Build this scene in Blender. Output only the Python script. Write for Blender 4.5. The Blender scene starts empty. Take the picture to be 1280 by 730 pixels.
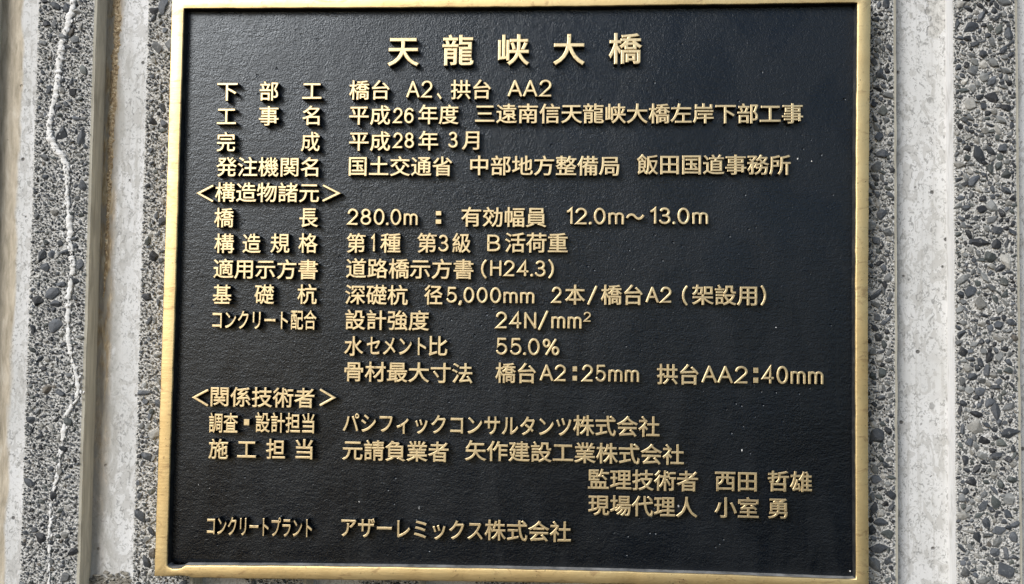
import bpy, bmesh, math, random
import numpy as np
from mathutils import Vector, Matrix, noise

random.seed(7)
rng = np.random.default_rng(7)
S = bpy.context.scene
C = S.collection

# ------------------------------------------------------------------ camera
F = 1000.0                                     # focal length in photo pixels (photo 1280 x 730)
CAM = (0.02382, 0.01939, -0.45091)             # right, down, towards the wall (m); plaque front is the zero plane
ANG = (0.03473, -0.04847, -0.01257)


def _rot(a, b, c):
    cx, sx, cy, sy, cz, sz = math.cos(a), math.sin(a), math.cos(b), math.sin(b), math.cos(c), math.sin(c)
    Rx = np.array([[1, 0, 0], [0, cx, -sx], [0, sx, cx]])
    Ry = np.array([[cy, 0, sy], [0, 1, 0], [-sy, 0, cy]])
    Rz = np.array([[cz, -sz, 0], [sz, cz, 0], [0, 0, 1]])
    return Rz @ Ry @ Rx


RM = _rot(*ANG)


def W(v):                                      # right/down/into-wall -> Blender x/y/z
    return Vector((v[0], v[2], -v[1]))


cam_d = bpy.data.cameras.new('camera')
cam = bpy.data.objects.new('camera', cam_d)
C.objects.link(cam)
cam_d.sensor_width = 36.0
cam_d.lens = 36.0 * F / 1280.0
cam_d.clip_start = 0.01
cam_d.clip_end = 100.0
r_, u_, b_ = W(RM @ [1, 0, 0]), W(RM @ [0, -1, 0]), W(RM @ [0, 0, -1])
m = Matrix.Identity(4)
for i in range(3):
    m[i][0], m[i][1], m[i][2] = r_[i], u_[i], b_[i]
m.translation = W(CAM)
cam.matrix_world = m
S.camera = cam


def at(px, py, Y=0.0):
    """photo pixel -> (x, z) on the vertical plane at depth Y behind the plaque's front"""
    d = RM @ np.array([(px - 640) / F, (py - 365) / F, 1.0])
    t = (Y - CAM[2]) / d[2]
    return CAM[0] + t * d[0], -(CAM[1] + t * d[1])


# ------------------------------------------------------------------ daylight
SUN_AZ, SUN_EL = 38.0, 30.5                    # degrees to the left of the wall's normal, above the horizon
world = bpy.data.worlds.new('World')
S.world = world
world.use_nodes = True
wn = world.node_tree.nodes
sky = wn.new('ShaderNodeTexSky')
sky.sky_type = 'NISHITA'
sky.sun_disc = False
sky.sun_elevation = math.radians(SUN_EL)
sky.sun_rotation = math.radians(180 + SUN_AZ)
sky.dust_density = 1.0
wn['Background'].inputs['Strength'].default_value = 0.05
world.node_tree.links.new(sky.outputs['Color'], wn['Background'].inputs['Color'])

sun_d = bpy.data.lights.new('sun', 'SUN')
sun_d.energy = 1.5
sun_d.angle = math.radians(26)
sun_d.color = (1.0, 0.995, 0.985)
sun = bpy.data.objects.new('sun', sun_d)
C.objects.link(sun)
a, e = math.radians(SUN_AZ), math.radians(SUN_EL)
to_sun = Vector((-math.sin(a) * math.cos(e), -math.cos(a) * math.cos(e), math.sin(e)))
sun.rotation_euler = to_sun.to_track_quat('Z', 'Y').to_euler()

S.view_settings.view_transform = 'Standard'
S.view_settings.look = 'None'
S.view_settings.gamma = 1.0
S.view_settings.exposure = 1.08

# ------------------------------------------------------------------ helpers


def link(name, me, parent=None, mats=()):
    o = bpy.data.objects.new(name, me)
    C.objects.link(o)
    if parent:
        o.parent = parent
    for mt in mats:
        me.materials.append(mt)
    return o


def thing(name, label, cat, loc=(0, 0, 0)):
    o = bpy.data.objects.new(name, None)
    C.objects.link(o)
    o.location = loc
    o.empty_display_size = 0.05
    o['label'] = label
    o['category'] = cat
    return o


def mesh_np(name, v, f):
    me = bpy.data.meshes.new(name)
    me.from_pydata([tuple(p) for p in v], [], [tuple(q) for q in f])
    me.update()
    return me


class NT:
    """small node-tree builder"""

    def __init__(self, name):
        self.m = bpy.data.materials.new(name)
        self.m.use_nodes = True
        self.t = self.m.node_tree
        self.b = self.t.nodes['Principled BSDF']
        self.co = self.n('ShaderNodeTexCoord').outputs['Object']

    def n(self, kind, **kw):
        nd = self.t.nodes.new(kind)
        for k, v in kw.items():
            setattr(nd, k, v)
        return nd

    def put(self, sock, v):
        if isinstance(v, bpy.types.NodeSocket):
            self.t.links.new(v, sock)
        elif v is not None:
            if sock.type == 'RGBA' and len(v) == 3:
                v = (*v, 1)
            sock.default_value = v

    def set(self, **kw):
        for k, v in kw.items():
            self.put(self.b.inputs[k.replace('_', ' ')], v)

    def noise(self, scale, detail=4, rough=0.55, dist=0.0, vec=None):
        nd = self.n('ShaderNodeTexNoise')
        self.put(nd.inputs['Vector'], vec or self.co)
        self.put(nd.inputs['Scale'], scale)
        self.put(nd.inputs['Detail'], detail)
        self.put(nd.inputs['Roughness'], rough)
        self.put(nd.inputs['Distortion'], dist)
        return nd.outputs['Fac']

    def voro(self, scale, feature='F1', out='Distance', vec=None, rnd=1.0):
        nd = self.n('ShaderNodeTexVoronoi', feature=feature)
        self.put(nd.inputs['Vector'], vec or self.co)
        self.put(nd.inputs['Scale'], scale)
        self.put(nd.inputs['Randomness'], rnd)
        return nd.outputs[out]

    def ramp(self, fac, stops, interp='LINEAR'):
        nd = self.n('ShaderNodeValToRGB')
        nd.color_ramp.interpolation = interp
        el = nd.color_ramp.elements
        while len(el) < len(stops):
            el.new(0.5)
        for s, (p, c) in zip(el, stops):
            s.position = p
            s.color = (*c, 1) if hasattr(c, '__len__') else (c, c, c, 1)
        self.put(nd.inputs['Fac'], fac)
        return nd.outputs['Color']

    def mix(self, fac, a, b, mode='MIX'):
        nd = self.n('ShaderNodeMixRGB', blend_type=mode)
        self.put(nd.inputs['Fac'], fac)
        self.put(nd.inputs['Color1'], a)
        self.put(nd.inputs['Color2'], b)
        return nd.outputs['Color']

    def math(self, op, a, b=None, c=None):
        nd = self.n('ShaderNodeMath', operation=op)
        for i, v in enumerate((a, b, c)):
            if v is not None:
                self.put(nd.inputs[i], v)
        return nd.outputs[0]

    def step(self, v, lo, hi):
        nd = self.n('ShaderNodeMapRange', interpolation_type='SMOOTHSTEP')
        self.put(nd.inputs['Value'], v)
        self.put(nd.inputs['From Min'], lo)
        self.put(nd.inputs['From Max'], hi)
        return nd.outputs['Result']

    def scaled(self, sx, sy, sz):
        nd = self.n('ShaderNodeMapping')
        self.put(nd.inputs['Vector'], self.co)
        nd.inputs['Scale'].default_value = (sx, sy, sz)
        return nd.outputs['Vector']

    def xyz(self):
        nd = self.n('ShaderNodeSeparateXYZ')
        self.put(nd.inputs[0], self.co)
        return nd.outputs

    def bump(self, h, dist, strength=1.0, normal=None):
        nd = self.n('ShaderNodeBump')
        self.put(nd.inputs['Height'], h)
        nd.inputs['Distance'].default_value = dist
        nd.inputs['Strength'].default_value = strength
        if normal:
            self.put(nd.inputs['Normal'], normal)
        return nd.outputs['Normal']


# ------------------------------------------------------------------ depths (m behind the plaque's front)
Y_FACE = 0.0046      # black plate
Y_RIB = 0.0165       # front of the concrete ribs
Y_FLOOR = Y_RIB + 0.011


def xs(pt, pb, Y):   # a vertical arris measured at the photo's top and bottom
    return 0.5 * (at(pt, 0, Y)[0] + at(pb, 690, Y)[0])


RIB1 = (xs(48, 25, Y_RIB), xs(118, 95, Y_RIB))
MID_L = xs(186, 165, Y_RIB)
MID_R = xs(1120, 1117, Y_RIB)
RIB2 = (xs(1195, 1192, Y_RIB), xs(1273, 1271, Y_RIB))
RW = 0.5 * (RIB1[1] - RIB1[0] + RIB2[1] - RIB2[0])      # rib width
FLX_L = xs(137, 113, Y_FLOOR)                         # foot of the left rib's side
FLX_R = xs(1185, 1183, Y_FLOOR)                       # foot of the right rib's side
FX_TAN = xs(29, 7, Y_FLOOR)                            # edge of the tan stain in the next groove
SPALL = at(1174, 14, Y_FLOOR)                           # a patch of lost skin in the right groove
Z0, Z1 = -0.30, 0.30

# ------------------------------------------------------------------ materials


def mat_brass(name='weathered_brass', worn=0.0):
    k = NT(name)
    big = k.noise(18, 5, 0.6)
    fine = k.noise(420, 4, 0.6)
    streak = k.noise(1.0, 4, 0.6, vec=k.scaled(60, 60, 700))
    col = k.ramp(big, [(0.3, (0.70, 0.505, 0.235)), (0.5, (0.85, 0.65, 0.33)), (0.72, (0.90, 0.73, 0.40))])
    col = k.mix(k.step(fine, 0.60, 0.78), col, (0.46, 0.33, 0.18))
    spots = k.math('MULTIPLY', k.step(k.noise(130, 3, 0.5), 0.68, 0.76), k.step(k.noise(30, 2), 0.5, 0.62))
    col = k.mix(k.math('MULTIPLY', spots, 0.75), col, (0.25, 0.16, 0.09))
    smear = k.noise(1.0, 5, 0.62, 1.2, vec=k.scaled(75, 75, 150))
    col = k.mix(k.math('MULTIPLY', k.step(smear, 0.54, 0.68), 0.6), col, (0.46, 0.30, 0.16))
    fleck = k.math('MULTIPLY', k.step(k.voro(420), 0.16, 0.09), k.step(k.noise(60, 2), 0.55, 0.62))
    col = k.mix(k.math('MULTIPLY', fleck, 0.8), col, (0.10, 0.07, 0.05))
    rough = k.math('ADD', 0.45, k.math('MULTIPLY', k.noise(90, 3), 0.14))
    h = k.math('ADD', k.math('MULTIPLY', fine, 0.6), k.math('MULTIPLY', streak, 0.5))
    if worn:      # enamel left in the pores of the cast letters, paler rubbed tops
        col = k.mix(0.5, col, (0.85, 0.715, 0.47))
        res = k.math('MULTIPLY', k.step(k.noise(800, 3, 0.65), 0.56, 0.70), k.step(k.noise(110, 3), 0.40, 0.62))
        col = k.mix(k.math('MULTIPLY', res, worn), col, (0.16, 0.11, 0.06))
    k.set(Base_Color=col, Metallic=1.0, Roughness=rough, Normal=k.bump(h, 0.00022, 0.6))
    return k.m


PAINT_R = 0.19


def mat_paint():
    """black enamel sprayed over a sand-cast ground"""
    k = NT('black_enamel')
    big = k.noise(14, 3)
    warped = k.noise(330, 3, 0.5, 1.2)
    fine = k.noise(1100, 3, 0.6)
    flow = k.noise(1.0, 3, 0.55, 0.6, vec=k.scaled(160, 160, 420))
    pits = k.voro(170)
    pit = k.math('MULTIPLY', k.step(pits, 0.16, 0.06), k.step(k.noise(26, 2), 0.52, 0.66))
    h = k.math('ADD', k.math('MULTIPLY', warped, 0.8), k.math('MULTIPLY', fine, 0.95))
    h = k.math('ADD', h, k.math('MULTIPLY', flow, 0.7))
    h = k.math('SUBTRACT', h, k.math('MULTIPLY', pit, 1.6))
    col = k.ramp(big, [(0.3, (0.0008, 0.002, 0.0045)), (0.7, (0.002, 0.0045, 0.009))])
    col = k.mix(k.math('MULTIPLY', k.step(k.noise(230, 5, 0.7), 0.60, 0.78), 0.28), col, (0.05, 0.055, 0.062))
    dust = k.math('MULTIPLY', k.step(k.noise(700, 2, 0.5), 0.70, 0.76), k.step(k.noise(22, 3), 0.48, 0.62))
    col = k.mix(k.math('MULTIPLY', dust, 0.14), col, (0.30, 0.30, 0.28))
    film = k.step(k.noise(1.0, 5, 0.6, 1.5, vec=k.scaled(26, 26, 11)), 0.42, 0.62)
    col = k.mix(k.math('MULTIPLY', film, 0.5), col, (0.007, 0.0085, 0.011))
    k.set(Base_Color=col, Roughness=k.math('ADD', k.math('MULTIPLY_ADD', film, 0.09, PAINT_R - 0.03), k.math('ADD', k.math('MULTIPLY', big, 0.10), k.math('MULTIPLY', k.noise(1.0, 5, 0.65, 0.8, vec=k.scaled(70, 70, 18)), 0.10))),
          Normal=k.bump(h, 0.00030, 0.8))
    k.b.inputs['Specular IOR Level'].default_value = 0.58
    k.b.inputs['Specular Tint'].default_value = (0.90, 0.955, 1.0, 1)
    return k.m


def mat_rim_paint():
    """enamel on the inside of the frame, worn and dusty"""
    k = NT('worn_rim_enamel')
    w = k.noise(160, 4, 0.6)
    col = k.ramp(w, [(0.35, (0.02, 0.021, 0.023)), (0.6, (0.045, 0.045, 0.043)), (0.75, (0.11, 0.105, 0.095))])
    k.set(Base_Color=col, Roughness=0.42, Normal=k.bump(k.noise(600, 3), 0.0002, 0.6))
    return k.m


def mat_dust():
    k = NT('dusty_enamel_ledge')
    w = k.noise(120, 4, 0.6)
    col = k.ramp(w, [(0.3, (0.11, 0.11, 0.105)), (0.7, (0.34, 0.335, 0.32))])
    k.set(Base_Color=col, Roughness=0.8, Normal=k.bump(k.noise(900, 3), 0.0002, 0.5))
    return k.m


def speckle(k, base, dark, sc, lo, hi):
    v = k.noise(sc, 3, 0.6, 0.8)
    return k.mix(k.step(v, lo, hi), base, dark)


def mat_floor():
    k = NT('smooth_cast_concrete')
    x, y, z = k.xyz()
    big = k.noise(16, 5, 0.6)
    mid = k.noise(70, 4, 0.6)
    col = k.ramp(big, [(0.3, (0.56, 0.56, 0.545)), (0.55, (0.66, 0.66, 0.65)), (0.75, (0.73, 0.73, 0.73))])
    col = k.mix(k.math('MULTIPLY', k.step(mid, 0.5, 0.72), 0.35), col, (0.42, 0.41, 0.385))
    # skin worn through in sheets, and flakes of fine sand showing
    sheet = k.noise(1.0, 4, 0.6, 1.5, vec=k.scaled(120, 120, 75))
    col = k.mix(k.math('MULTIPLY', k.step(sheet, 0.53, 0.56), 0.5), col, (0.40, 0.39, 0.365))
    fl = k.noise(1.0, 3, 0.6, 1.2, vec=k.scaled(430, 430, 300))
    area = k.step(k.noise(34, 3), 0.30, 0.52)
    col = k.mix(k.math('MULTIPLY', k.math('MULTIPLY', k.step(fl, 0.555, 0.63), area), 0.75), col, (0.25, 0.25, 0.24))
    fd = k.noise(640, 2, 0.5, 0.5)
    col = k.mix(k.math('MULTIPLY', k.step(fd, 0.60, 0.68), 0.5), col, (0.30, 0.30, 0.285))
    hole_v = k.voro(95)
    hole = k.math('MULTIPLY', k.step(hole_v, 0.13, 0.07), k.step(k.noise(45, 1), 0.52, 0.56))
    col = k.mix(k.math('MULTIPLY', hole, 0.85), col, (0.06, 0.055, 0.05))
    run = k.noise(1.0, 4, 0.6, 0.4, vec=k.scaled(330, 330, 7))
    col = k.mix(k.math('MULTIPLY', k.step(run, 0.55, 0.70), 0.30), col, (0.33, 0.315, 0.28))
    # rust-brown seepage running down the foot of the left ribs
    wob = k.math('MULTIPLY', k.math('SUBTRACT', k.noise(1.0, 4, 0.6, vec=k.scaled(90, 90, 22)), 0.5), 0.010)
    xw = k.math('ADD', x, wob)
    seep = k.math('MULTIPLY', k.step(xw, FLX_L + 0.0105, FLX_L + 0.0055), k.step(x, FLX_L - 0.006, FLX_L - 0.001))
    seep = k.math('MULTIPLY', seep, k.step(z, -0.22, -0.03))
    sc = k.ramp(k.noise(1.0, 5, 0.65, 0.5, vec=k.scaled(520, 520, 110)),
                [(0.30, (0.19, 0.13, 0.065)), (0.46, (0.36, 0.265, 0.15)), (0.58, (0.54, 0.42, 0.26)), (0.72, (0.78, 0.68, 0.50))])
    col = k.mix(seep, col, sc)
    grey = k.math('MULTIPLY', k.step(xw, FLX_L + 0.0175, FLX_L + 0.0105), k.step(x, FLX_L - 0.006, FLX_L - 0.001))
    grey = k.math('MULTIPLY', grey, k.step(k.noise(1.0, 4, 0.6, 0.8, vec=k.scaled(150, 150, 45)), 0.36, 0.58))
    col = k.mix(k.math('MULTIPLY', grey, 0.65), col, (0.36, 0.35, 0.32))
    far = k.math('MULTIPLY', k.step(xw, FX_TAN + 0.0015, FX_TAN - 0.0015), k.step(x, -0.345, -0.34))
    tan = k.ramp(k.noise(1.0, 5, 0.65, 0.5, vec=k.scaled(300, 300, 60)),
                 [(0.3, (0.30, 0.25, 0.17)), (0.55, (0.56, 0.48, 0.36)), (0.75, (0.72, 0.66, 0.55))])
    col = k.mix(k.math('MULTIPLY', far, 0.9), col, tan)
    vd = k.n('ShaderNodeVectorMath', operation='DISTANCE')
    k.put(vd.inputs[0], k.scaled(1.0, 0.0, 0.42))
    vd.inputs[1].default_value = (SPALL[0], 0.0, SPALL[1] * 0.42)
    sp = k.math('ADD', vd.outputs['Value'], k.math('MULTIPLY', k.math('SUBTRACT', k.noise(130, 4, 0.6), 0.5), 0.014))
    sp = k.step(sp, 0.0078, 0.0062)
    grit = k.ramp(k.noise(330, 4, 0.7, 0.6), [(0.38, (0.20, 0.195, 0.18)), (0.5, (0.50, 0.49, 0.46)), (0.66, (0.66, 0.65, 0.62))])
    col = k.mix(k.math('MULTIPLY', sp, 0.85), col, grit)
    h = k.math('ADD', k.math('MULTIPLY', fl, 0.4), k.math('MULTIPLY', mid, 0.8))
    h = k.math('SUBTRACT', h, k.math('MULTIPLY', sp, 1.5))
    h = k.math('SUBTRACT', h, k.math('MULTIPLY', hole, 2.0))
    k.set(Base_Color=col, Roughness=0.85, Normal=k.bump(h, 0.0006, 0.7))
    k.b.inputs['Specular IOR Level'].default_value = 0.3
    return k.m


def mat_side(name, stops):
    """formed sides of the ribs"""
    k = NT(name)
    st = k.noise(1.0, 5, 0.65, 0.3, vec=k.scaled(700, 700, 26))
    col = k.ramp(st, stops)
    blot = k.noise(1.0, 4, 0.6, 0.6, vec=k.scaled(160, 160, 50))
    col = k.mix(k.math('MULTIPLY', k.step(blot, 0.52, 0.68), 0.35), col, (0.22, 0.20, 0.165))
    k.set(Base_Color=col, Roughness=0.85, Normal=k.bump(st, 0.0004, 0.6))
    k.b.inputs['Specular IOR Level'].default_value = 0.3
    return k.m


def mat_matrix():
    """cement paste between the exposed stones"""
    k = NT('exposed_cement_paste')
    g = k.voro(1500, out='Color')
    gray = k.n('ShaderNodeSeparateColor')
    k.put(gray.inputs[0], g)
    col = k.ramp(gray.outputs[0], [(0.0, (0.22, 0.22, 0.21)), (0.25, (0.44, 0.43, 0.40)), (0.6, (0.60, 0.59, 0.555)),
                                   (0.9, (0.74, 0.73, 0.70))])
    col = k.mix(0.35, col, k.ramp(k.noise(60, 4), [(0.3, (0.52, 0.51, 0.48)), (0.7, (0.74, 0.73, 0.70))]))
    h = k.math('ADD', k.noise(900, 4, 0.65), k.voro(800))
    k.set(Base_Color=col, Roughness=0.9, Normal=k.bump(h, 0.0007, 1.0))
    k.b.inputs['Specular IOR Level'].default_value = 0.3
    return k.m


def mat_stone():
    k = NT('river_gravel')
    at_ = k.n('ShaderNodeAttribute', attribute_name='tint')
    mott = k.ramp(k.noise(700, 4, 0.65), [(0.3, 0.72), (0.7, 1.28)])
    col = k.mix(1.0, at_.outputs['Color'], mott, 'MULTIPLY')
    col = k.mix(k.math('MULTIPLY', k.step(k.noise(420, 4, 0.7), 0.60, 0.72), 0.45), col, (0.50, 0.49, 0.46))
    k.set(Base_Color=col, Roughness=0.62, Normal=k.bump(k.noise(1200, 4, 0.6), 0.0003, 0.7))
    return k.m


def mat_lime():
    k = NT('lime_efflorescence')
    col = k.ramp(k.noise(260, 4, 0.6), [(0.3, (0.68, 0.67, 0.635)), (0.65, (0.86, 0.85, 0.83))])
    k.set(Base_Color=col, Roughness=0.75, Normal=k.bump(k.noise(700, 4), 0.0005, 0.8))
    return k.m


def mat_debris():
    k = NT('caked_dirt')
    col = k.ramp(k.noise(500, 4, 0.7), [(0.3, (0.10, 0.09, 0.07)), (0.55, (0.27, 0.25, 0.21)), (0.75, (0.55, 0.53, 0.48))])
    k.set(Base_Color=col, Roughness=0.95, Normal=k.bump(k.noise(900, 4), 0.0006, 1.0))
    return k.m


M_BRASS, M_PAINT, M_RIM, M_DUST = mat_brass(), mat_paint(), mat_rim_paint(), mat_dust()
M_FLOOR, M_SIDE, M_MATRIX, M_STONE, M_LIME, M_DIRT = (mat_floor(), mat_side('clean_formed_side', [(0.3, (0.74, 0.74, 0.73)), (0.6, (0.84, 0.84, 0.84))]), mat_matrix(), mat_stone(), mat_lime(),
                                                      mat_debris())

M_LETTER = mat_brass('worn_letter_brass', 0.75)
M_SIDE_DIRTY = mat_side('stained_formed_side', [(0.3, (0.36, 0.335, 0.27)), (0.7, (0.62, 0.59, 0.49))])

# ------------------------------------------------------------------ the ribbed concrete wall
wall = thing('concrete_wall', 'ribbed grey concrete wall with rough pebbled ribs and smooth pale grooves behind the plaque',
             'wall')
wall['kind'] = 'thing'


def floor_slab():
    x0, x1 = -0.62, 0.62
    xs_ = np.linspace(x0, x1, 140)
    zs_ = np.linspace(Z0, Z1, 70)
    v, f = [], []
    for z in zs_:
        for x in xs_:
            n_ = noise.noise(Vector((x * 45, z * 25, 3))) * 0.00035 + noise.noise(Vector((x * 140, z * 90, 8))) * 0.00012
            v.append((x, Y_FLOOR + n_, z))
    nx = len(xs_)
    for j in range(len(zs_) - 1):
        for i in range(nx - 1):
            p = j * nx + i
            f.append((p, p + 1, p + 1 + nx, p + nx))
    b = len(v)
    for (x, z) in ((x0, Z0), (x1, Z0), (x1, Z1), (x0, Z1)):
        v.append((x, Y_FLOOR + 0.12, z))
    nz = len(zs_)
    c = [0, nx - 1, nx * nz - 1, nx * (nz - 1)]
    f.append((b + 3, b + 2, b + 1, b))
    f.append((*[i for i in range(0, nx)][::-1], b, b + 1))
    f.append((*[nx * (nz - 1) + i for i in range(nx)], b + 2, b + 3))
    f.append((*[j * nx for j in range(nz)], b + 3, b))
    f.append((*[j * nx + nx - 1 for j in range(nz)][::-1], b + 1, b + 2))
    me = mesh_np('wall_panel', v, f)
    for p in me.polygons:
        p.use_smooth = p.index < (nx - 1) * (nz - 1)
    return link('wall_panel', me, wall, [M_FLOOR])


floor_slab()


def hull_template(n, flat):
    bm = bmesh.new()
    for _ in range(n):
        d = rng.normal(size=3)
        d /= np.linalg.norm(d)
        d *= rng.uniform(0.82, 1.0)
        bm.verts.new((d[0], d[1] * flat, d[2]))
    bmesh.ops.convex_hull(bm, input=bm.verts)
    for v in [v for v in bm.verts if not v.link_faces]:
        bm.verts.remove(v)
    bm.verts.index_update()
    v = np.array([q.co[:] for q in bm.verts])
    f = [[q.index for q in p.verts] for p in bm.faces]
    bm.free()
    return v, f


def round_template(n, flat):
    """worn pebble: a hull rounded once"""
    v, f = hull_template(n, flat)
    bm = bmesh.new()
    vs = [bm.verts.new(p) for p in v]
    for q in f:
        bm.faces.new([vs[i] for i in q])
    bmesh.ops.bevel(bm, geom=list(bm.edges), offset=0.06, segments=1, affect='EDGES', profile=0.5, clamp_overlap=True)
    bmesh.ops.triangulate(bm, faces=bm.faces)
    bm.verts.index_update()
    v = np.array([q.co[:] for q in bm.verts])
    f = [[q.index for q in p.verts] for p in bm.faces]
    bm.free()
    return v, f


SMALL = [hull_template(11, 0.8) for _ in range(14)]
BIG = [round_template(15, 0.75) for _ in range(16)]
TINTS = [(0.048, 0.054, 0.062), (0.085, 0.093, 0.104), (0.028, 0.030, 0.034), (0.120, 0.125, 0.126), (0.185, 0.19, 0.185),
         (0.065, 0.074, 0.072), (0.24, 0.235, 0.215), (0.13, 0.115, 0.095), (0.36, 0.35, 0.32), (0.10, 0.108, 0.10)]
TW = np.array([0.18, 0.17, 0.13, 0.15, 0.11, 0.09, 0.07, 0.02, 0.05, 0.03])
TW = TW / TW.sum()


def aggregate_mesh(x0, x1, z0, z1, dens=1.0, fixed=(), coarse=1.0):
    """stones set in the paste: big ones first, smaller ones in the gaps"""
    cell = 0.004
    grid = {}
    V, Fc, T = [], [], []
    nv = 0
    ar = (x1 - x0) * (z1 - z0) / (0.031 * 0.54)

    def ok(x, z, r):
        ci, cj = int(x / cell), int(z / cell)
        for i in range(ci - 3, ci + 4):
            for j in range(cj - 3, cj + 4):
                for (a_, b__, c_) in grid.get((i, j), ()):
                    if (a_ - x) ** 2 + (b__ - z) ** 2 < (0.80 * (r + c_)) ** 2:
                        return False
        return True

    def put(x, z, r, tint=None):
        nonlocal nv
        grid.setdefault((int(x / cell), int(z / cell)), []).append((x, z, r))
        tv, tf = (BIG if r > 0.0012 else SMALL)[rng.integers(14)]
        ax = rng.uniform(0.66, 1.4)
        out = min(r * 0.5, 0.0015) * rng.uniform(0.6, 1.15)
        s = np.array([r * ax, out * 1.75, r / ax]) * 1.06
        th = rng.uniform(0, 6.28)
        p = tv * s
        ca, sa = math.cos(th), math.sin(th)
        p = np.stack([p[:, 0] * ca - p[:, 2] * sa, p[:, 1], p[:, 0] * sa + p[:, 2] * ca], 1)
        # tilt a little, then flatten the exposed face
        tl = rng.normal(0, 0.12)
        p = np.stack([p[:, 0], p[:, 1] * math.cos(tl) - p[:, 2] * math.sin(tl),
                      p[:, 1] * math.sin(tl) + p[:, 2] * math.cos(tl)], 1)
        front = p[:, 1].min()
        p[:, 1] += -front - out
        p += np.array([x, Y_RIB, z])
        V.append(p)
        Fc.extend([[q + nv for q in g] for g in tf])
        nv += len(p)
        c = np.array(tint if tint else TINTS[rng.choice(len(TINTS), p=TW)]) * rng.uniform(0.75, 1.35)
        T.append(np.tile(np.array([*c, 1.0]), (len(p), 1)))

    for (x, z, r) in fixed:
        put(min(max(x, x0 + 1.05 * r), x1 - 1.05 * r), z, r, TINTS[rng.integers(3)])
    for (lo, hi, n) in ((0.0036, 0.0052, 14), (0.0024, 0.0036, 75), (0.0015, 0.0024, 300), (0.0009, 0.0015, 1000),
                        (0.00055, 0.0009, 2800), (0.00035, 0.00055, 2600)):
        for _ in range(int(n * ar * dens * (coarse if lo > 0.0014 else 1.0))):
            r = rng.uniform(lo, hi)
            for t in range(6):
                x, z = rng.uniform(x0 + 0.92 * r, x1 - 0.92 * r), rng.uniform(z0 + r, z1 - r)
                if ok(x, z, r):
                    put(x, z, r)
                    break
    me = mesh_np('aggregate', np.concatenate(V), Fc)
    ca = me.color_attributes.new('tint', 'FLOAT_COLOR', 'POINT')
    ca.data.foreach_set('color', np.concatenate(T).ravel().astype(np.float32))
    return me


def rib_mesh(x0, x1, foot0, foot1):
    """roughened front, formed sides with a small arris"""
    step = 0.0009
    nx, nz = int((x1 - x0) / step) + 1, int((Z1 - Z0) / 0.0011)
    gx, gz = np.linspace(x0, x1, nx), np.linspace(Z0, Z1, nz)
    v, f, mi = [], [], []
    for z in gz:
        wob0 = noise.noise(Vector((x0 * 9, z * 60, 1))) * 0.00035
        wob1 = noise.noise(Vector((x1 * 9, z * 60, 5))) * 0.00035
        for i, x in enumerate(gx):
            edge = i in (0, nx - 1)
            d = 0.0006 if edge else (0.0004 + noise.noise(Vector((x * 300, z * 300, 0))) * 0.00035
                                     + noise.noise(Vector((x * 800, z * 800, 9))) * 0.00035)
            xx = x + (wob0 if i == 0 else wob1 if i == nx - 1 else 0)
            v.append((xx, Y_RIB + d, z))
    for j in range(nz - 1):
        for i in range(nx - 1):
            p = j * nx + i
            f.append((p, p + 1, p + 1 + nx, p + nx))
            mi.append(0)
    base = len(v)
    ch = 0.0016                                     # plain arris strip at the rib's right-hand edge
    for j, z in enumerate(gz):
        l, r = v[j * nx], v[j * nx + nx - 1]
        v += [(l[0], Y_RIB + 0.0008, z), (foot0, Y_FLOOR + 0.004, z),
              (r[0] + ch, Y_RIB + 0.0009, z), (foot1, Y_FLOOR + 0.004, z)]
    for j in range(nz - 1):
        p, q = base + 4 * j, base + 4 * (j + 1)
        a0, a1 = j * nx, (j + 1) * nx
        b0, b1 = a0 + nx - 1, a1 + nx - 1
        f += [(p, a0, a1, q), (p + 1, p, q, q + 1), (b0, p + 2, q + 2, b1), (p + 2, p + 3, q + 3, q + 2)]
        mi += [1, 1, 2, 2]
    me = mesh_np('rib', v, f)
    me.polygons.foreach_set('material_index', mi)
    return me


def add_rib(x0, x1, foot0=None, foot1=None, stones=True, fixed=(), coarse=1.0):
    foot0 = x0 - 0.0012 if foot0 is None else foot0
    foot1 = x1 + 0.0038 if foot1 is None else foot1
    rb = link('rib', rib_mesh(x0, x1, foot0, foot1), wall, [M_MATRIX, M_SIDE, M_SIDE_DIRTY])
    if stones:
        ag = link('aggregate', aggregate_mesh(x0, x1, Z0 + 0.002, Z1 - 0.002, 1.0, fixed, coarse), rb, [M_STONE])
        ag['kind'] = 'stuff'
    return rb


def spot(px, py, d):
    x, z = at(px, py, Y_RIB)
    return (x, z, d / 2 * 0.00050)


rib_left = add_rib(*RIB1, foot1=FLX_L, coarse=0.45,
                   fixed=[spot(76, 168, 20), spot(102, 172, 18), spot(85, 10, 16), spot(90, 115, 14), spot(52, 320, 15),
                          spot(66, 318, 12), spot(80, 313, 13), spot(65, 367, 20), spot(47, 376, 17), spot(38, 525, 13),
                          spot(70, 380, 13), spot(110, 330, 14), spot(66, 620, 14), spot(92, 690, 13)])
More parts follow.
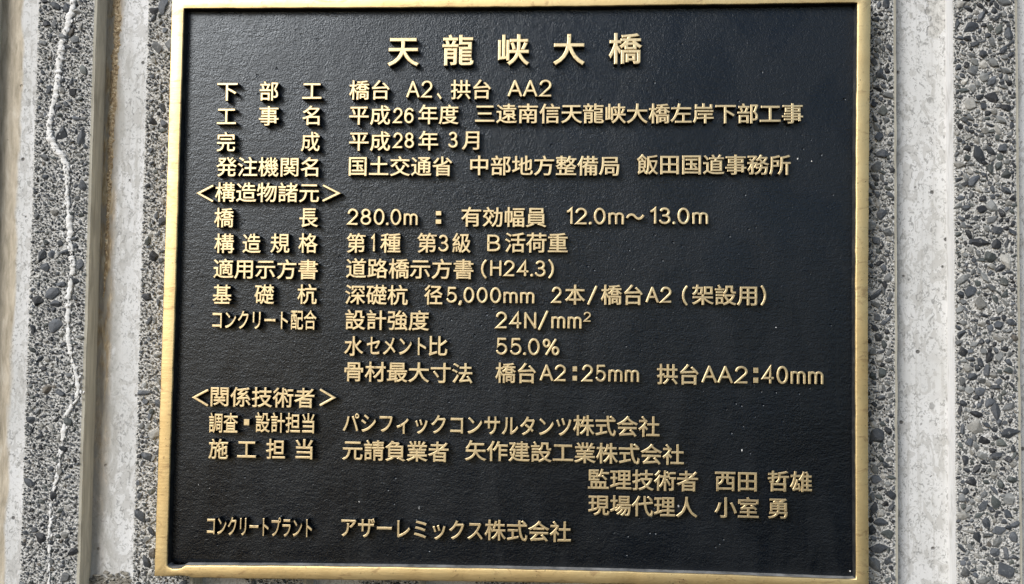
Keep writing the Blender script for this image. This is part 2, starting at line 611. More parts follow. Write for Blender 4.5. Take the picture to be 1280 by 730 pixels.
# the ribs that pass behind the plaque: the outer two show beside it
p_ = (MID_R - MID_L - RW) / 6.0
for i in range(7):
    x0 = MID_L + i * p_
    fx = ()
    if i == 0:
        fx = [spot(205, 8, 20), spot(190, 12, 13), spot(204, 135, 11), spot(205, 155, 11), spot(192, 320, 14), spot(172, 645, 16),
              spot(182, 702, 15), spot(180, 490, 13)]
    if i == 6:
        fx = [spot(1097, 545, 20), spot(1099, 92, 12), spot(1103, 95, 12), spot(1102, 192, 15), spot(1095, 300, 13),
              spot(1099, 685, 17), spot(1096, 600, 14), spot(1110, 538, 10)]
    add_rib(x0, x0 + RW, fixed=fx, coarse=1.5 if i == 6 else 0.6)
rib_right = add_rib(*RIB2, foot0=FLX_R, coarse=1.8,
                    fixed=[spot(1255, 715, 26), spot(1245, 515, 18), spot(1225, 262, 17), spot(1226, 303, 17), spot(1245, 305, 15),
                           spot(1239, 122, 18), spot(1211, 34, 18), spot(1253, 185, 13), spot(1263, 541, 18), spot(1238, 504, 14),
                           spot(1213, 366, 16), spot(1227, 65, 14), spot(1220, 518, 13), spot(1247, 570, 14), spot(1233, 655, 14),
                           spot(1217, 226, 15), spot(1228, 20, 12), spot(1214, 603, 15), spot(1222, 672, 13), spot(1250, 335, 12)])
edge_r = add_rib(RIB2[0] + p_, RIB2[1] + p_, coarse=1.5)
edge_l = add_rib(RIB1[0] - p_, RIB1[1] - p_, foot1=FLX_L - p_, coarse=0.6)
for src, sgn in ((edge_r, 1), (edge_l, -1)):        # the pattern runs on past the picture
    for q in (1, 2, 3):
        c = src.copy()
        C.objects.link(c)
        c.parent = wall
        c.location.x = sgn * q * p_
        for ch in src.children:
            d = ch.copy()
            C.objects.link(d)
            d.parent = c

# lime that has run out of a crack down the left rib
VEIN = [(95, -12, 8), (93, 0, 8), (88, 20, 9), (83, 38, 8), (78, 55, 9), (76, 70, 9), (74, 85, 9), (73, 100, 8), (70, 118, 8),
        (66, 135, 6), (63, 150, 7), (62, 163, 8), (64, 175, 10), (70, 186, 12), (79, 196, 10), (84, 210, 7), (85, 225, 6),
        (84, 243, 5), (86, 262, 6), (88, 285, 9), (87, 300, 6), (90, 315, 7), (92, 332, 7), (89, 350, 6), (86, 375, 8),
        (85, 400, 6), (86, 425, 6), (88, 440, 6), (92, 455, 4), (96, 470, 5), (98, 487, 5), (95, 500, 4), (83, 518, 6),
        (80, 540, 6), (77, 560, 6), (74, 580, 4), (71, 600, 5), (65, 618, 3.5), (63, 640, 4), (62, 665, 4), (62, 690, 3.5),
        (62, 735, 3.5)]


def vein():
    P = []
    for (px, py, w) in VEIN:
        x, z = at(px, py, Y_RIB)
        P.append((x, z, w / 2 * 0.00048))
    P = np.array(P)
    t = np.arange(len(P))
    tt = np.linspace(0, len(P) - 1, 620)
    X, Z, R = (np.interp(tt, t, P[:, i]) for i in range(3))
    v, f = [], []
    K = 10
    for i in range(len(tt)):
        n1 = noise.noise(Vector((0, 0, Z[i] * 330)))
        n2 = noise.noise(Vector((4, 0, Z[i] * 900)))
        n3 = noise.noise(Vector((9, 2, Z[i] * 210)))
        r = R[i] * (1.0 + 0.6 * n1 + 0.4 * n2)
        if Z[i] < 0.02 and n3 < (-0.12 if Z[i] < -0.08 else -0.3):
            r *= 0.25
        x = X[i] + noise.noise(Vector((7, 1, Z[i] * 260))) * 0.0009
        for k_ in range(K):
            a_ = 2 * math.pi * k_ / K
            rr = r * (1 + 0.5 * noise.noise(Vector((math.cos(a_) * 2, math.sin(a_) * 2, Z[i] * 500))))
            v.append((x + rr * math.cos(a_), Y_RIB - 0.0002 - rr * 0.42 * math.sin(a_), Z[i]))
    for i in range(len(tt) - 1):
        for k_ in range(K):
            p, q = i * K + k_, i * K + (k_ + 1) % K
            f.append((p, q, q + K, p + K))
    nsm = len(f)
    for _ in range(260):
        i = rng.integers(0, len(tt))
        tv, tf = SMALL[rng.integers(14)]
        r = rng.uniform(0.0003, 0.0010)
        off = rng.normal(0, 1.0) * (R[i] * 1.2 + 0.0004)
        p = tv * np.array([r * rng.uniform(0.7, 1.4), 0.0006, r * rng.uniform(0.8, 1.8)])
        p = p + np.array([X[i] + off, Y_RIB - 0.0006 - 0.5 * R[i] * max(0.0, 1 - abs(off) / R[i]), Z[i]])
        n = len(v)
        v += [tuple(q) for q in p]
        f += [[q + n for q in g] for g in tf]
    me = mesh_np('mineral_streak', v, f)
    for p in me.polygons:
        p.use_smooth = p.index < nsm
    o = link('mineral_streak', me, wall, [M_LIME])
    o['label'] = 'white lime streak running down the left rib'


vein()


CRUST = [(146, -12, 12), (146, 10, 11), (147, 30, 13), (146, 50, 12), (144, 70, 11), (143, 95, 12), (142, 115, 10), (140, 140, 11),
         (139, 165, 9), (138, 190, 10), (137, 215, 8), (136, 240, 8), (135, 265, 6), (134, 290, 6), (133, 320, 4), (131, 350, 3.5),
         (130, 372, 2.5)]


def crust():
    """brown seepage crust at the foot of the left groove: a low lumpy ridge"""
    P = np.array([(*at(px, py, Y_FLOOR), w / 2 * 0.00048) for (px, py, w) in CRUST])
    t = np.arange(len(P))
    tt = np.linspace(0, len(P) - 1, 520)
    X, Z, R = (np.interp(tt, t, P[:, i]) for i in range(3))
    v, f = [], []
    K = 15
    for i in range(len(tt)):
        wob = noise.noise(Vector((3, 5, Z[i] * 160))) * 0.0012
        rl = R[i] * (1 + 0.5 * noise.noise(Vector((1, 2, Z[i] * 380))))
        rr = R[i] * (1 + 0.5 * noise.noise(Vector((8, 2, Z[i] * 380))))
        for q in range(K):
            u = -1 + 2 * q / (K - 1)
            x = X[i] + wob + u * (rl if u < 0 else rr)
            hgt = (1 - u * u) * 0.0006 * (0.75 + 0.9 * noise.noise(Vector((x * 900, 1, Z[i] * 600)))
                                          + 0.7 * noise.noise(Vector((x * 2200, 4, Z[i] * 1500))))
            v.append((x, Y_FLOOR + 0.0005 - max(hgt, -0.0004) * 1.7 - (1 - u * u) * 0.0004, Z[i]))
    for i in range(len(tt) - 1):
        for q in range(K - 1):
            p = i * K + q
            f.append((p, p + 1, p + 1 + K, p + K))
    k = NT('rusty_lime_crust')
    c = k.ramp(k.noise(420, 5, 0.7, 0.6), [(0.30, (0.13, 0.085, 0.04)), (0.46, (0.36, 0.26, 0.145)), (0.58, (0.56, 0.44, 0.27)),
                                           (0.70, (0.85, 0.78, 0.62))])
    k.set(Base_Color=c, Roughness=0.7, Normal=k.bump(k.noise(1300, 4), 0.0005, 0.9))
    me = mesh_np('seepage_crust', v, f)
    for p in me.polygons:
        p.use_smooth = True
    link('seepage_crust', me, wall, [k.m])


crust()


def debris():
    """caked dirt lodged at the bottom of the left groove"""
    V, Fc, n = [], [], 0
    for _ in range(90):
        px, py = rng.uniform(112, 166), 726 + rng.normal(0, 4)
        x, z = at(px, py, Y_FLOOR)
        r = rng.uniform(0.0006, 0.0022)
        tv, tf = SMALL[rng.integers(14)]
        p = tv * np.array([r * 1.5, r, r * 0.8]) + np.array([x, Y_FLOOR - r * 0.3, z])
        V.append(p)
        Fc += [[q + n for q in g] for g in tf]
        n += len(p)
    o = link('caked_dirt', mesh_np('caked_dirt', np.concatenate(V), Fc), wall, [M_DIRT])
    o['kind'] = 'stuff'


debris()

# ------------------------------------------------------------------ the cast plaque
plaque = thing('bronze_plaque', 'rectangular black cast plaque with a brass rim and raised Japanese lettering on the ribbed wall',
               'plaque')

INNER = {
    'T': [(229.8, 10.5), (430, 9.9), (630, 8.7), (850, 6.2), (1072, 3.0)],
    'R': [(1072, 3.0), (1070.4, 180), (1069.5, 357), (1069.6, 540), (1070.3, 724)],
    'B': [(1070.3, 724), (1060, 724.3), (925, 719.3), (780, 714.6), (630, 711.2), (500, 709.2), (370, 707.5), (300, 707.2),
          (232, 706.8), (229, 708.5), (226, 710.6), (221, 711.2), (215, 710.9), (211, 709.3), (208.5, 706.6)],
    'L': [(208.5, 706.6), (213.6, 540), (219.6, 357), (224.6, 180), (229.8, 10.5)],
}
OUTER = {
    'T': [(214.9, -5), (430, -5.6), (630, -7), (850, -9.5), (1088.9, -13)],
    'R': [(1088.9, -13), (1086.6, 180), (1085.3, 357), (1085.4, 540), (1086.2, 741)],
    'B': [(1086.2, 741), (1076, 740.6), (925, 735.2), (780, 730.5), (630, 727.6), (500, 725.8), (370, 724.3), (300, 723.4),
          (241, 722.4), (237, 721.0), (231, 719.6), (222, 719.4), (214, 720.4), (204, 720.8), (192.6, 720.4)],
    'L': [(192.6, 720.4), (198.5, 540), (204.4, 357), (209.8, 180), (214.9, -5)],
}


def frame_mesh():
    """closed ring swept round the four sides; rows of the section from outer foot to inner foot"""
    ring_i, ring_o, side = [], [], []
    for s in 'TRBL':
        a_, b__ = INNER[s], OUTER[s]
        for k_ in range(len(a_) - 1):
            L = math.hypot(a_[k_ + 1][0] - a_[k_][0], a_[k_ + 1][1] - a_[k_][1])
            n = max(1, int(L / 6))
            for t in range(n):
                w = t / n
                i_ = [a_[k_][c] * (1 - w) + a_[k_ + 1][c] * w for c in (0, 1)]
                o_ = [b__[k_][c] * (1 - w) + b__[k_ + 1][c] * w for c in (0, 1)]
                side.append(s)
                ring_i.append(at(*i_, 0.0))
                ring_o.append(at(*o_, 0.0))
    I, O = np.array(ring_i), np.array(ring_o)
    wid = np.linalg.norm(O - I, axis=1, keepdims=True)
    D = (I - O) / wid
    N = len(I)
    # (distance in from the outer edge [mm] or None = from inner, depth)
    sec = [('o', -0.0006, Y_RIB - 0.0005), ('o', -0.0002, 0.0010), ('o', 0.0, 0.0004), ('o', 0.0003, 0.0001), ('o', 0.0006, 0.0),
           ('i', -0.0006, 0.0), ('i', -0.00025, 0.0001), ('i', 0.0, 0.0004), ('i', 0.0001, 0.0008), ('i', 0.0005, Y_FACE + 0.0012)]
    rows = []
    for s_, (w, d, y) in enumerate(sec):
        row = []
        for j in range(N):
            b0 = O[j] if w == 'o' else I[j]
            q = b0 + D[j] * d
            nz = noise.noise(Vector((q[0] * 110, q[1] * 110, 2.0 if w == 'o' else 6.0)))
            n2 = noise.noise(Vector((q[0] * 420, q[1] * 420, 3.0 if w == 'o' else 7.0)))
            k_ = 0.0 if s_ in (0, 9) else 1.0
            q = q + D[j] * (nz * 0.00018 + n2 * 0.00013) * k_
            row.append((q[0], y + nz * 0.00007 * k_, q[1]))
        rows.append(row)
    v = [p for r in rows for p in r]
    f, mi = [], []
    for s_ in range(len(sec) - 1):
        for j in range(N):
            j2 = (j + 1) % N
            f.append((s_ * N + j, s_ * N + j2, (s_ + 1) * N + j2, (s_ + 1) * N + j))
            m_ = 0
            if s_ == 8:
                # the ledge along the bottom has collected dust
                m_ = 2 if side[j] == 'B' else 1
            mi.append(m_)
    me = mesh_np('frame', v, f)
    me.polygons.foreach_set('material_index', mi)
    bm = bmesh.new()
    bm.from_mesh(me)
    bmesh.ops.recalc_face_normals(bm, faces=bm.faces)
    bm.to_mesh(me)
    bm.free()
    for p in me.polygons:
        p.use_smooth = True
    return me


link('frame', frame_mesh(), plaque, [M_BRASS, M_RIM, M_DUST])


def plate_mesh():
    x0, z1 = at(214, 2, 0)
    x1, z0 = at(1078, 730, 0)
    nx, nz = 150, 126
    gx, gz = np.linspace(x0, x1, nx), np.linspace(z0, z1, nz)
    v, f = [], []
    for z in gz:
        for x in gx:
            n_ = noise.noise(Vector((x * 30, z * 30, 1))) * 0.00012 + noise.noise(Vector((x * 130, z * 130, 4))) * 0.00005
            v.append((x, Y_FACE + n_, z))
    for j in range(nz - 1):
        for i in range(nx - 1):
            p = j * nx + i
            f.append((p, p + 1, p + 1 + nx, p + nx))
    b = len(v)
    for (x, z) in ((x0, z0), (x1, z0), (x1, z1), (x0, z1)):
        v.append((x, Y_RIB - 0.0008, z))
    f.append((b + 3, b + 2, b + 1, b))
    f.append((*[i for i in range(nx)][::-1], b, b + 1))
    f.append((*[nx * (nz - 1) + i for i in range(nx)], b + 2, b + 3))
    f.append((*[j * nx for j in range(nz)], b + 3, b))
    f.append((*[j * nx + nx - 1 for j in range(nz)][::-1], b + 1, b + 2))
    me = mesh_np('plate', v, f)
    for p in me.polygons:
        p.use_smooth = p.index < (nx - 1) * (nz - 1)
    return me


link('plate', plate_mesh(), plaque, [M_PAINT])

# ------------------------------------------------------------------ raised lettering
# a chunk is (text, left px, right px, middle px, height px): CJK text by the middle of its em square ('k'),
# Latin text and figures by cap top and baseline ('l')
PX = 0.000452                                   # metres per photo pixel on the plaque
LH = Y_FACE - 0.0003                            # how far the letters stand out of the plate
EM = 26.6


def k(t, a_, b_, yc, h=EM):
    return ('k', t, a_, b_, yc, h)


def l(t, a_, b_, top, base, hw=1.7):            # figures and Latin letters, drawn as round-ended strokes
    return ('s', t, a_, b_, top, base, hw)


def e_(t, a_, b_, top, bot):                    # fit a glyph's ink to all four sides
    return ('e', t, a_, b_, top, bot)


def sq(t, a_, b_, top, bot):                    # square dots: a colon has two, a middle dot one
    return ('q', t, a_, b_, top, bot)


def arc(cx, cy, rx, ry, a0, a1):
    n = max(5, int(abs(a1 - a0) / 14))
    return [(cx + rx * math.cos(math.radians(a0 + (a1 - a0) * t / n)), cy + ry * math.sin(math.radians(a0 + (a1 - a0) * t / n)))
            for t in range(n + 1)]


STROKES = {
    '0': (0.58, [arc(0.29, 0.5, 0.29, 0.5, 90, 450)]),
    '1': (0.24, [[(0.0, 0.80), (0.13, 0.87), (0.24, 1.0), (0.24, 0.0)]]),
    '2': (0.58, [arc(0.29, 0.71, 0.28, 0.29, 172, -38) + [(0.0, 0.0), (0.58, 0.0)]]),
    '3': (0.56, [arc(0.27, 0.76, 0.24, 0.24, 155, -90) + [(0.19, 0.52)],
                 arc(0.27, 0.26, 0.29, 0.26, 85, -158)]),
    '4': (0.62, [[(0.45, 0.0), (0.45, 1.0), (0.0, 0.29), (0.62, 0.29)]]),
    '5': (0.57, [[(0.52, 1.0), (0.10, 1.0), (0.05, 0.50)] + arc(0.28, 0.32, 0.29, 0.32, 135, -155)]),
    '6': (0.58, [arc(0.29, 0.32, 0.29, 0.32, 180, 540), arc(0.33, 0.55, 0.33, 0.45, 42, 180) + [(0.0, 0.32)]]),
    '8': (0.58, [arc(0.29, 0.765, 0.235, 0.235, 90, 450), arc(0.29, 0.265, 0.29, 0.262, 90, 450)]),
    'A': (0.72, [[(0.0, 0.0), (0.36, 1.0)], [(0.36, 1.0), (0.72, 0.0)], [(0.13, 0.33), (0.59, 0.33)]]),
    'B': (0.58, [[(0.0, 0.0), (0.0, 1.0), (0.30, 1.0)] + arc(0.30, 0.76, 0.23, 0.24, 88, -90) + [(0.0, 0.52)],
                 [(0.30, 0.515)] + arc(0.31, 0.26, 0.27, 0.255, 85, -88) + [(0.0, 0.0)]]),
    'H': (0.60, [[(0.0, 0.0), (0.0, 1.0)], [(0.60, 0.0), (0.60, 1.0)], [(0.0, 0.52), (0.60, 0.52)]]),
    'N': (0.62, [[(0.0, 0.0), (0.0, 1.0)], [(0.0, 1.0), (0.62, 0.0)], [(0.62, 0.0), (0.62, 1.0)]]),
    'm': (0.80, [[(0.0, 0.0), (0.0, 0.69)], [(0.0, 0.44)] + arc(0.20, 0.48, 0.20, 0.21, 170, 0) + [(0.40, 0.0)],
                 [(0.40, 0.44)] + arc(0.60, 0.48, 0.20, 0.21, 170, 0) + [(0.80, 0.0)]]),
    '.': (0.03, [[(0.0, 0.015), (0.03, 0.015)]]),
    ',': (0.06, [[(0.06, 0.02), (0.05, -0.06), (0.0, -0.19)]]),
    '%': (0.92, [arc(0.18, 0.76, 0.17, 0.23, 90, 450), arc(0.74, 0.24, 0.17, 0.23, 90, 450), [(0.74, 1.0), (0.18, 0.0)]]),
    '/': (0.55, [[(0.0, 0.0), (0.55, 1.0)]]),
    '(': (0.25, [arc(0.75, 0.5, 0.75, 0.68, 132, 228)]),
    ')': (0.25, [arc(-0.5, 0.5, 0.75, 0.68, 48, -48)]),
    '<': (0.9, [[(0.9, 1.0), (0.0, 0.5), (0.9, 0.0)]]),
    '>': (0.9, [[(0.0, 1.0), (0.9, 0.5), (0.0, 0.0)]]),
}


def sweep(path, hw, lift):
    """one raised stroke along a path on the plate: flat top, rounded shoulders, sloping foot"""
    P = [np.array(path[0], float)]
    for q in path[1:]:
        q = np.array(q, float)
        if np.linalg.norm(q - P[-1]) > 1e-6:
            P.append(q)
    P = np.array(P)
    d = np.diff(P, axis=0)
    d /= np.linalg.norm(d, axis=1, keepdims=True)
    closed = np.linalg.norm(P[0] - P[-1]) < 1e-5
    rows = []
    n = len(P)
    for i in range(n):
        da = d[i - 1] if i > 0 else (d[-1] if closed else d[0])
        db = d[i] if i < n - 1 else (d[0] if closed else d[-1])
        na, nb = np.array([-da[1], da[0]]), np.array([-db[1], db[0]])
        mt = na + nb
        mt /= max(np.linalg.norm(mt), 1e-6)
        sc = min(1.0 / max(mt @ na, 0.3), 2.2)
        rows.append((P[i], mt * sc, 1.0, 0.0))
    if not closed:
        rows = [(P[0] - d[0] * hw * 0.75, rows[0][1], 0.55, 0.00022)] + rows + [(P[-1] + d[-1] * hw * 0.75, rows[-1][1], 0.55, 0.00022)]
        rows[1] = (P[0] - d[0] * hw * 0.25, *rows[1][1:])
        rows[-2] = (P[-1] + d[-1] * hw * 0.25, *rows[-2][1:])
    top = Y_FACE - LH + lift
    sec = [(-1.12, Y_FACE + 0.0006), (-1.0, top + 0.00045), (-0.80, top + 0.00012), (-0.5, top), (0.5, top), (0.80, top + 0.00012),
           (1.0, top + 0.00045), (1.12, Y_FACE + 0.0006)]
    v, f, mi = [], [], []
    for (p, nrm, w, drop) in rows:
        for (o_, y) in sec:
            q = p + nrm * o_ * hw * w
            v.append((q[0], y + (drop if y < Y_FACE else 0), q[1]))
    K = len(sec)
    for i in range(len(rows) - 1):
        for j in range(K - 1):
            f.append((i * K + j, (i + 1) * K + j, (i + 1) * K + j + 1, i * K + j + 1))
            mi.append(1 if j in (0, K - 2) else 0)
    if not closed:
        f += [tuple(range(K))[::-1], tuple((len(rows) - 1) * K + j for j in range(K))]
        mi += [1, 1]
    return v, f, mi


def stroke_text(txt, a_, b_, top, base, hwpx):
    """lay the stroke glyphs out so that their ink spans the measured box"""
    xm = 0.5 * (a_ + b_)
    ym = 0.5 * (top + base)
    (xa, _), (xb, _) = at(a_, ym), at(b_, ym)
    (_, zt), (_, zb) = at(xm, top), at(xm, base)
    hw = hwpx * PX
    x, place = 0.0, []
    for i, c in enumerate(txt):
        w, st = STROKES[c]
        place.append((x, st))
        x += w
        if i < len(txt) - 1:
            pair = c + txt[i + 1]
            x += 0.17 if pair == 'AA' else 0.24 if 'A' in pair else 0.26 if '.' in pair or ',' in pair else 0.30 if '1' in pair else 0.31
    sx = (xb - xa - 2 * hw) / x
    sz = zt - zb - 2 * hw
    V, Fc, MI, n = [], [], [], 0
    for gi, (gx, st) in enumerate(place):
        for si, path in enumerate(st):
            dot = txt[gi] in '.,'
            pts = [(xa + hw + (gx + px) * sx, zb + hw + py * sz) for (px, py) in path]
            v, f, mi = sweep(pts, hw * (1.25 if dot else 1.0), si * 0.00003 + (gi % 2) * 0.000012)
            V += v
            Fc += [[q + n for q in g] for g in f]
            MI += mi
            n += len(v)
    return np.array(V), Fc, MI


def squares(txt, a_, b_, top, bot):
    xm = 0.5 * (a_ + b_)
    (xa, zt), (xb, zb) = at(a_, top), at(b_, bot)
    boxes = [(zt, zb)] if txt == '・' else [(zt, zt - (zt - zb) * 0.36), (zb + (zt - zb) * 0.36, zb)]
    V, Fc, MI, n = [], [], [], 0
    for (z1, z0) in boxes:
        b = 0.00022
        yt = Y_FACE - LH
        v = [(x, y, z) for (dx, y) in ((-0.0001, Y_FACE + 0.0006), (0, yt + 0.0004), (b * 0.4, yt + 0.0001), (b, yt))
             for (x, z) in ((xa + dx, z0 + dx), (xb - dx, z0 + dx), (xb - dx, z1 - dx), (xa + dx, z1 - dx))]
        f = [(q * 4 + c, q * 4 + (c + 1) % 4, q * 4 + 4 + (c + 1) % 4, q * 4 + 4 + c) for q in range(3) for c in range(4)]
        f.append((12, 13, 14, 15))
        mi = [1] * 4 + [0] * 9
        V += v
        Fc += [[q + n for q in g] for g in f]
        MI += mi
        n += len(v)
    return np.array(V), Fc, MI


LINES = [
    ('title_lettering', [k('天', 484, 524.5, 63.8, 41.5), k('龍', 553, 592.5, 63.0, 41.5), k('峡', 622.5, 662.5, 62.5, 41.5),
                         k('大', 691, 732, 62.0, 41.5), k('橋', 761, 803.5, 60.8, 41.5)]),
    ('raised_lettering', [k('下', 271, 297, 114.2), k('部', 324, 348, 114), k('工', 377.5, 402, 113.5)]),
    ('raised_lettering', [k('橋台', 436, 487.5, 112.7), l('A2', 507.5, 541, 100, 122.3), e_('、', 545.5, 552.5, 115.5, 124.5),
                          k('拱台', 563, 614, 112), l('AA2', 634.5, 690, 99, 121)]),
    ('raised_lettering', [k('工', 270.5, 295, 145.3), k('事', 323, 348.5, 145), k('名', 377, 399.8, 144.5)]),
    ('raised_lettering', [k('平成', 436, 488, 144), l('26', 491, 517.5, 134, 154.3), k('年度', 522.5, 574, 143.3),
                          k('三遠南信天龍峡大橋左岸下部工事', 593.8, 1004.5, 142.0)]),
    ('raised_lettering', [k('完', 270, 294, 177.6), k('成', 375.5, 399.8, 177.2)]),
    ('raised_lettering', [k('平成', 436, 488, 176.6), l('28', 491, 518, 165, 185.5), k('年', 522.5, 548, 176),
                          l('3', 560, 572.5, 164, 185), k('月', 577, 599.5, 175.3)]),
    ('raised_lettering', [k('発注機関名', 269.5, 398, 208.8)]),
    ('raised_lettering', [k('国土交通省', 435.5, 565.8, 208), k('中部地方整備局', 587.5, 774.5, 207.3),
                          k('飯田国道事務所', 796, 989, 206)]),
    ('raised_lettering', [l('<', 246, 267, 230.5, 252.8), k('構造物諸元', 268.2, 399, 240.8), l('>', 402.5, 425, 230.3, 252.5)]),
    ('raised_lettering', [k('橋', 267, 292.5, 272.3), k('長', 373.8, 398, 272)]),
    ('raised_lettering', [l('280.0m', 433.8, 522.5, 260.5, 281.8), sq(':', 544.5, 551.5, 263.5, 280), k('有効幅員', 576, 684, 271.6),
                          l('12.0m', 708, 780.5, 259.3, 281), e_('〜', 782.5, 806, 266.3, 275), l('13.0m', 812.5, 885.8, 259, 280.6)]),
    ('raised_lettering', [k('構', 267, 292.5, 304.6), k('造', 302.5, 326, 304.6), k('規', 337.5, 362, 304.3), k('格', 372.5, 397.5, 304.3)]),
    ('raised_lettering', [k('第', 432.5, 457, 304.2), l('1', 463, 469, 292.5, 315), k('種', 475, 501, 304),
                          k('第', 521, 546, 304), l('3', 547.5, 561, 293, 315), k('級', 565, 589, 304),
                          l('B', 609, 626, 293, 314.6), k('活荷重', 631, 710, 303.8)]),
    ('raised_lettering', [k('適用示方書', 266, 397.3, 336.8)]),
    ('raised_lettering', [k('道路橋示方書', 432, 592, 336.3), l('(', 601, 609, 324, 348.8), l('H24.3', 612.5, 682.5, 325, 346),
                          l(')', 685, 693, 324, 348.8)]),
    ('raised_lettering', [k('基', 265, 289.5, 368.6), k('礎', 317.5, 342.8, 368.4), k('杭', 371, 396, 368.3)]),
    ('raised_lettering', [k('深礎杭', 431, 510, 369), k('径', 530, 553.5, 369), l('5,000mm', 557.5, 668.5, 358.8, 379.5),
                          l('2', 689.5, 702.5, 358, 379.2), k('本', 706, 732, 368.8), l('/', 734, 747.3, 356.5, 382),
                          k('橋台', 751, 804, 369), l('A2', 807, 840, 358, 379), l('(', 852.5, 860.5, 356.5, 382.5),
                          k('架設用', 865, 947, 369.3), l(')', 951, 958.5, 356.5, 382.5)]),
    ('raised_lettering', [k('コンクリート', 264.8, 360, 400.4), k('配合', 363, 395.8, 400.3)]),
    ('raised_lettering', [k('設計強度', 431, 537, 400.7), l('24N', 619.5, 670.8, 389.5, 411.3), l('/', 672.5, 686, 387.5, 413.5),
                          l('mm', 689, 727.5, 389.5, 411.5), l('2', 729.5, 739, 389.5, 402.5, 1.1)]),
    ('raised_lettering', [k('水', 429.5, 454.5, 433), k('セメント', 458, 533, 433), k('比', 535.5, 559.5, 433),
                          l('55.0%', 619.5, 700, 422.5, 444.5)]),
    ('raised_lettering', [k('骨材最大寸法', 430, 591, 466), k('橋台', 619, 670.5, 466.8), l('A2', 674.5, 708, 455.3, 477),
                          sq(':', 715.8, 721.5, 457.8, 476.3), l('25mm', 727.5, 799.5, 456, 478), k('拱台', 821, 874, 468.5),
                          l('AA2', 877, 935.5, 457, 479.6), sq(':', 942, 948.3, 459.5, 479), l('40mm', 952.5, 1030, 457.5, 480.8)]),
    ('raised_lettering', [l('<', 240.5, 260.7, 486, 508.5), k('関係技術者', 262.5, 393, 497.3), l('>', 398.8, 418.8, 486, 508.5)]),
    ('raised_lettering', [k('調査', 260.5, 297.5, 529.4), sq('・', 304.5, 311.3, 524, 532), k('設計担当', 318.8, 393, 529.3)]),
    ('raised_lettering', [k('パシフィックコンサルタンツ', 428, 714.5, 531.5), k('株式会社', 716.3, 825, 533.3)]),
    ('raised_lettering', [k('施', 260, 285, 562), k('工', 296, 320, 562.2), k('担', 332, 356.2, 562.2), k('当', 368.8, 391.3, 562.2)]),
    ('raised_lettering', [k('元請負業者', 427.5, 561, 564.4), k('矢作建設工業株式会社', 581, 855.5, 566.5)]),
    ('raised_lettering', [k('監理技術者', 735, 873, 600.8), k('西田', 894, 946.7, 602), k('哲雄', 960, 1015.6, 602.6)]),
    ('raised_lettering', [k('現場代理人', 735, 872.5, 633.4), k('小室', 893.3, 949, 635.4), k('勇', 960, 985, 636)]),
    ('raised_lettering', [k('コンクリートプラント', 258.2, 390, 659.4)]),
    ('raised_lettering', [k('アザーレミックス', 426, 604, 662), k('株式会社', 605.6, 714, 664.6)]),
]

BEV = 0.022


def glyphs(txt):
    """text -> (verts, faces, material index) with z split into front cap / rim / foot; em = 1"""
    c = bpy.data.curves.new('glyph', 'FONT')
    c.body = txt
    c.extrude = 0.1
    c.bevel_depth = BEV
    c.bevel_resolution = 1
    c.resolution_u = 4
    o = bpy.data.objects.new('glyph', c)
    C.objects.link(o)
    me = o.to_mesh()
    v = np.array([q.co[:] for q in me.vertices])
    f, mi = [], []
    for p in me.polygons:
        zz = v[list(p.vertices), 2]
        if zz.max() < -0.05 or (zz.min() < -0.101):
            continue
        f.append(list(p.vertices))
        mi.append(0 if zz.min() > 0.05 else 1)
    o.to_mesh_clear()
    bpy.data.objects.remove(o)
    bpy.data.curves.remove(c)
    return v, f, mi


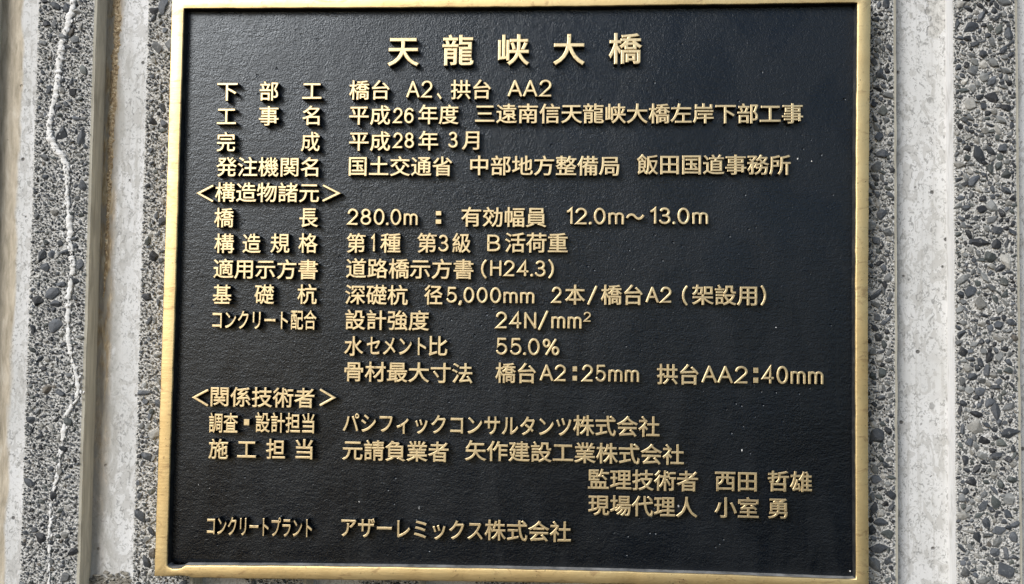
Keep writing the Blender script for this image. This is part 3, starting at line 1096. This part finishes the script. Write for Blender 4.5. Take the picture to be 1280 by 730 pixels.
CJK_C = 0.365                                    # middle of the em square above the baseline
PARTS = []
for name, chunks in LINES:
    run = [chunks[0]]
    for ch in chunks[1:]:
        if name != 'title_lettering' and len(chunks) > 1 and ch[2] - run[-1][3] > 15 and (len(ch[1]) > 1 or len(run[-1][1]) > 1 or ch[1] == '第' or ch[2] - run[-1][3] > 70):
            PARTS.append((name, run))
            run = []
        run.append(ch)
    PARTS.append((name, run))
for name, chunks in PARTS:
    V, Fc, MI, n = [], [], [], 0
    for ch in chunks:
        kind, txt, a_, b__ = ch[:4]
        if kind in 'sq':
            v, f, mi = stroke_text(*ch[1:7]) if kind == 's' else squares(*ch[1:6])
            V.append(v)
            Fc += [[q + n for q in g] for g in f]
            MI += mi
            n += len(v)
            continue
        v, f, mi = glyphs(txt)
        v = v.copy()
        if kind == 'k':
            yc, h = ch[4:6]
            ym = yc
        else:
            top, bot = ch[4:6]
            ym = 0.5 * (top + bot)
        (xa, za), (xb, zb) = at(a_, ym), at(b__, ym)
        lo, hi = v[:, 0].min(), v[:, 0].max()
        sx = (xb - xa) / (hi - lo)
        X = xa + (v[:, 0] - lo) * sx
        if kind == 'k':
            sy = h * PX
            zc = 0.5 * (za + zb)
            Z = zc + (v[:, 1] - CJK_C) * sy
        else:
            (_, zt), (_, zb2) = at(0.5 * (a_ + b__), top), at(0.5 * (a_ + b__), bot)
            b0, b1 = v[:, 1].min(), v[:, 1].max()
            Z = zb2 + (v[:, 1] - b0) * (zt - zb2) / (b1 - b0)
        # depth: front cap flush with the rim of the plaque, foot sunk in the plate
        zz = v[:, 2]
        Y = np.where(zz > 0.05, Y_FACE - LH + 0.0004 - (zz - 0.1) / BEV * 0.0004, Y_FACE + 0.0006)
        tilt = noise.noise(Vector((xa * 80, za * 80, 3))) * 0.0002
        V.append(np.stack([X, Y + tilt, Z], 1))
        Fc += [[q + n for q in g] for g in f]
        MI += mi
        n += len(v)
    V = np.concatenate(V)
    for q in V:                                  # hand-finished castings: no stroke is quite true
        q[0] += noise.noise(Vector((q[0] * 260, q[2] * 260, 11))) * 0.00011
        q[2] += noise.noise(Vector((q[0] * 260, q[2] * 260, 17))) * 0.00011
    me = mesh_np(name, V, Fc)
    me.polygons.foreach_set('material_index', MI)
    bm = bmesh.new()
    bm.from_mesh(me)
    bmesh.ops.delete(bm, geom=[q for q in bm.verts if not q.link_faces], context='VERTS')
    bm.to_mesh(me)
    bm.free()
    o = link(name, me, plaque, [M_LETTER, M_PAINT])
    if name == 'title_lettering':
        o['label'] = 'large spaced title characters along the top of the plaque'

# ------------------------------------------------------------------ specks of pale paint and grit stuck to the black ground
for (px, py, w, h) in ((997.5, 198.5, 3.4, 3.2), (1014.5, 201.5, 2.2, 2.2), (847.5, 632.5, 5.5, 4.6), (927.5, 563, 2.0, 4.2),
                       (970, 409.5, 2.4, 1.8), (449, 627, 2.6, 2.4), (524, 635, 1.2, 4.5), (1062.5, 714, 2.6, 2.8),
                       (248, 606, 2.4, 2.0), (262, 610, 2.0, 2.0)):
    x, z = at(px, py, Y_FACE)
    tv, tf = BIG[rng.integers(14)]
    p = tv * np.array([w * PX / 2, 0.0005, h * PX / 2]) + np.array([x, Y_FACE + 0.0001, z])
    link('paint_speck', mesh_np('paint_speck', p, tf), plaque, [M_LIME])
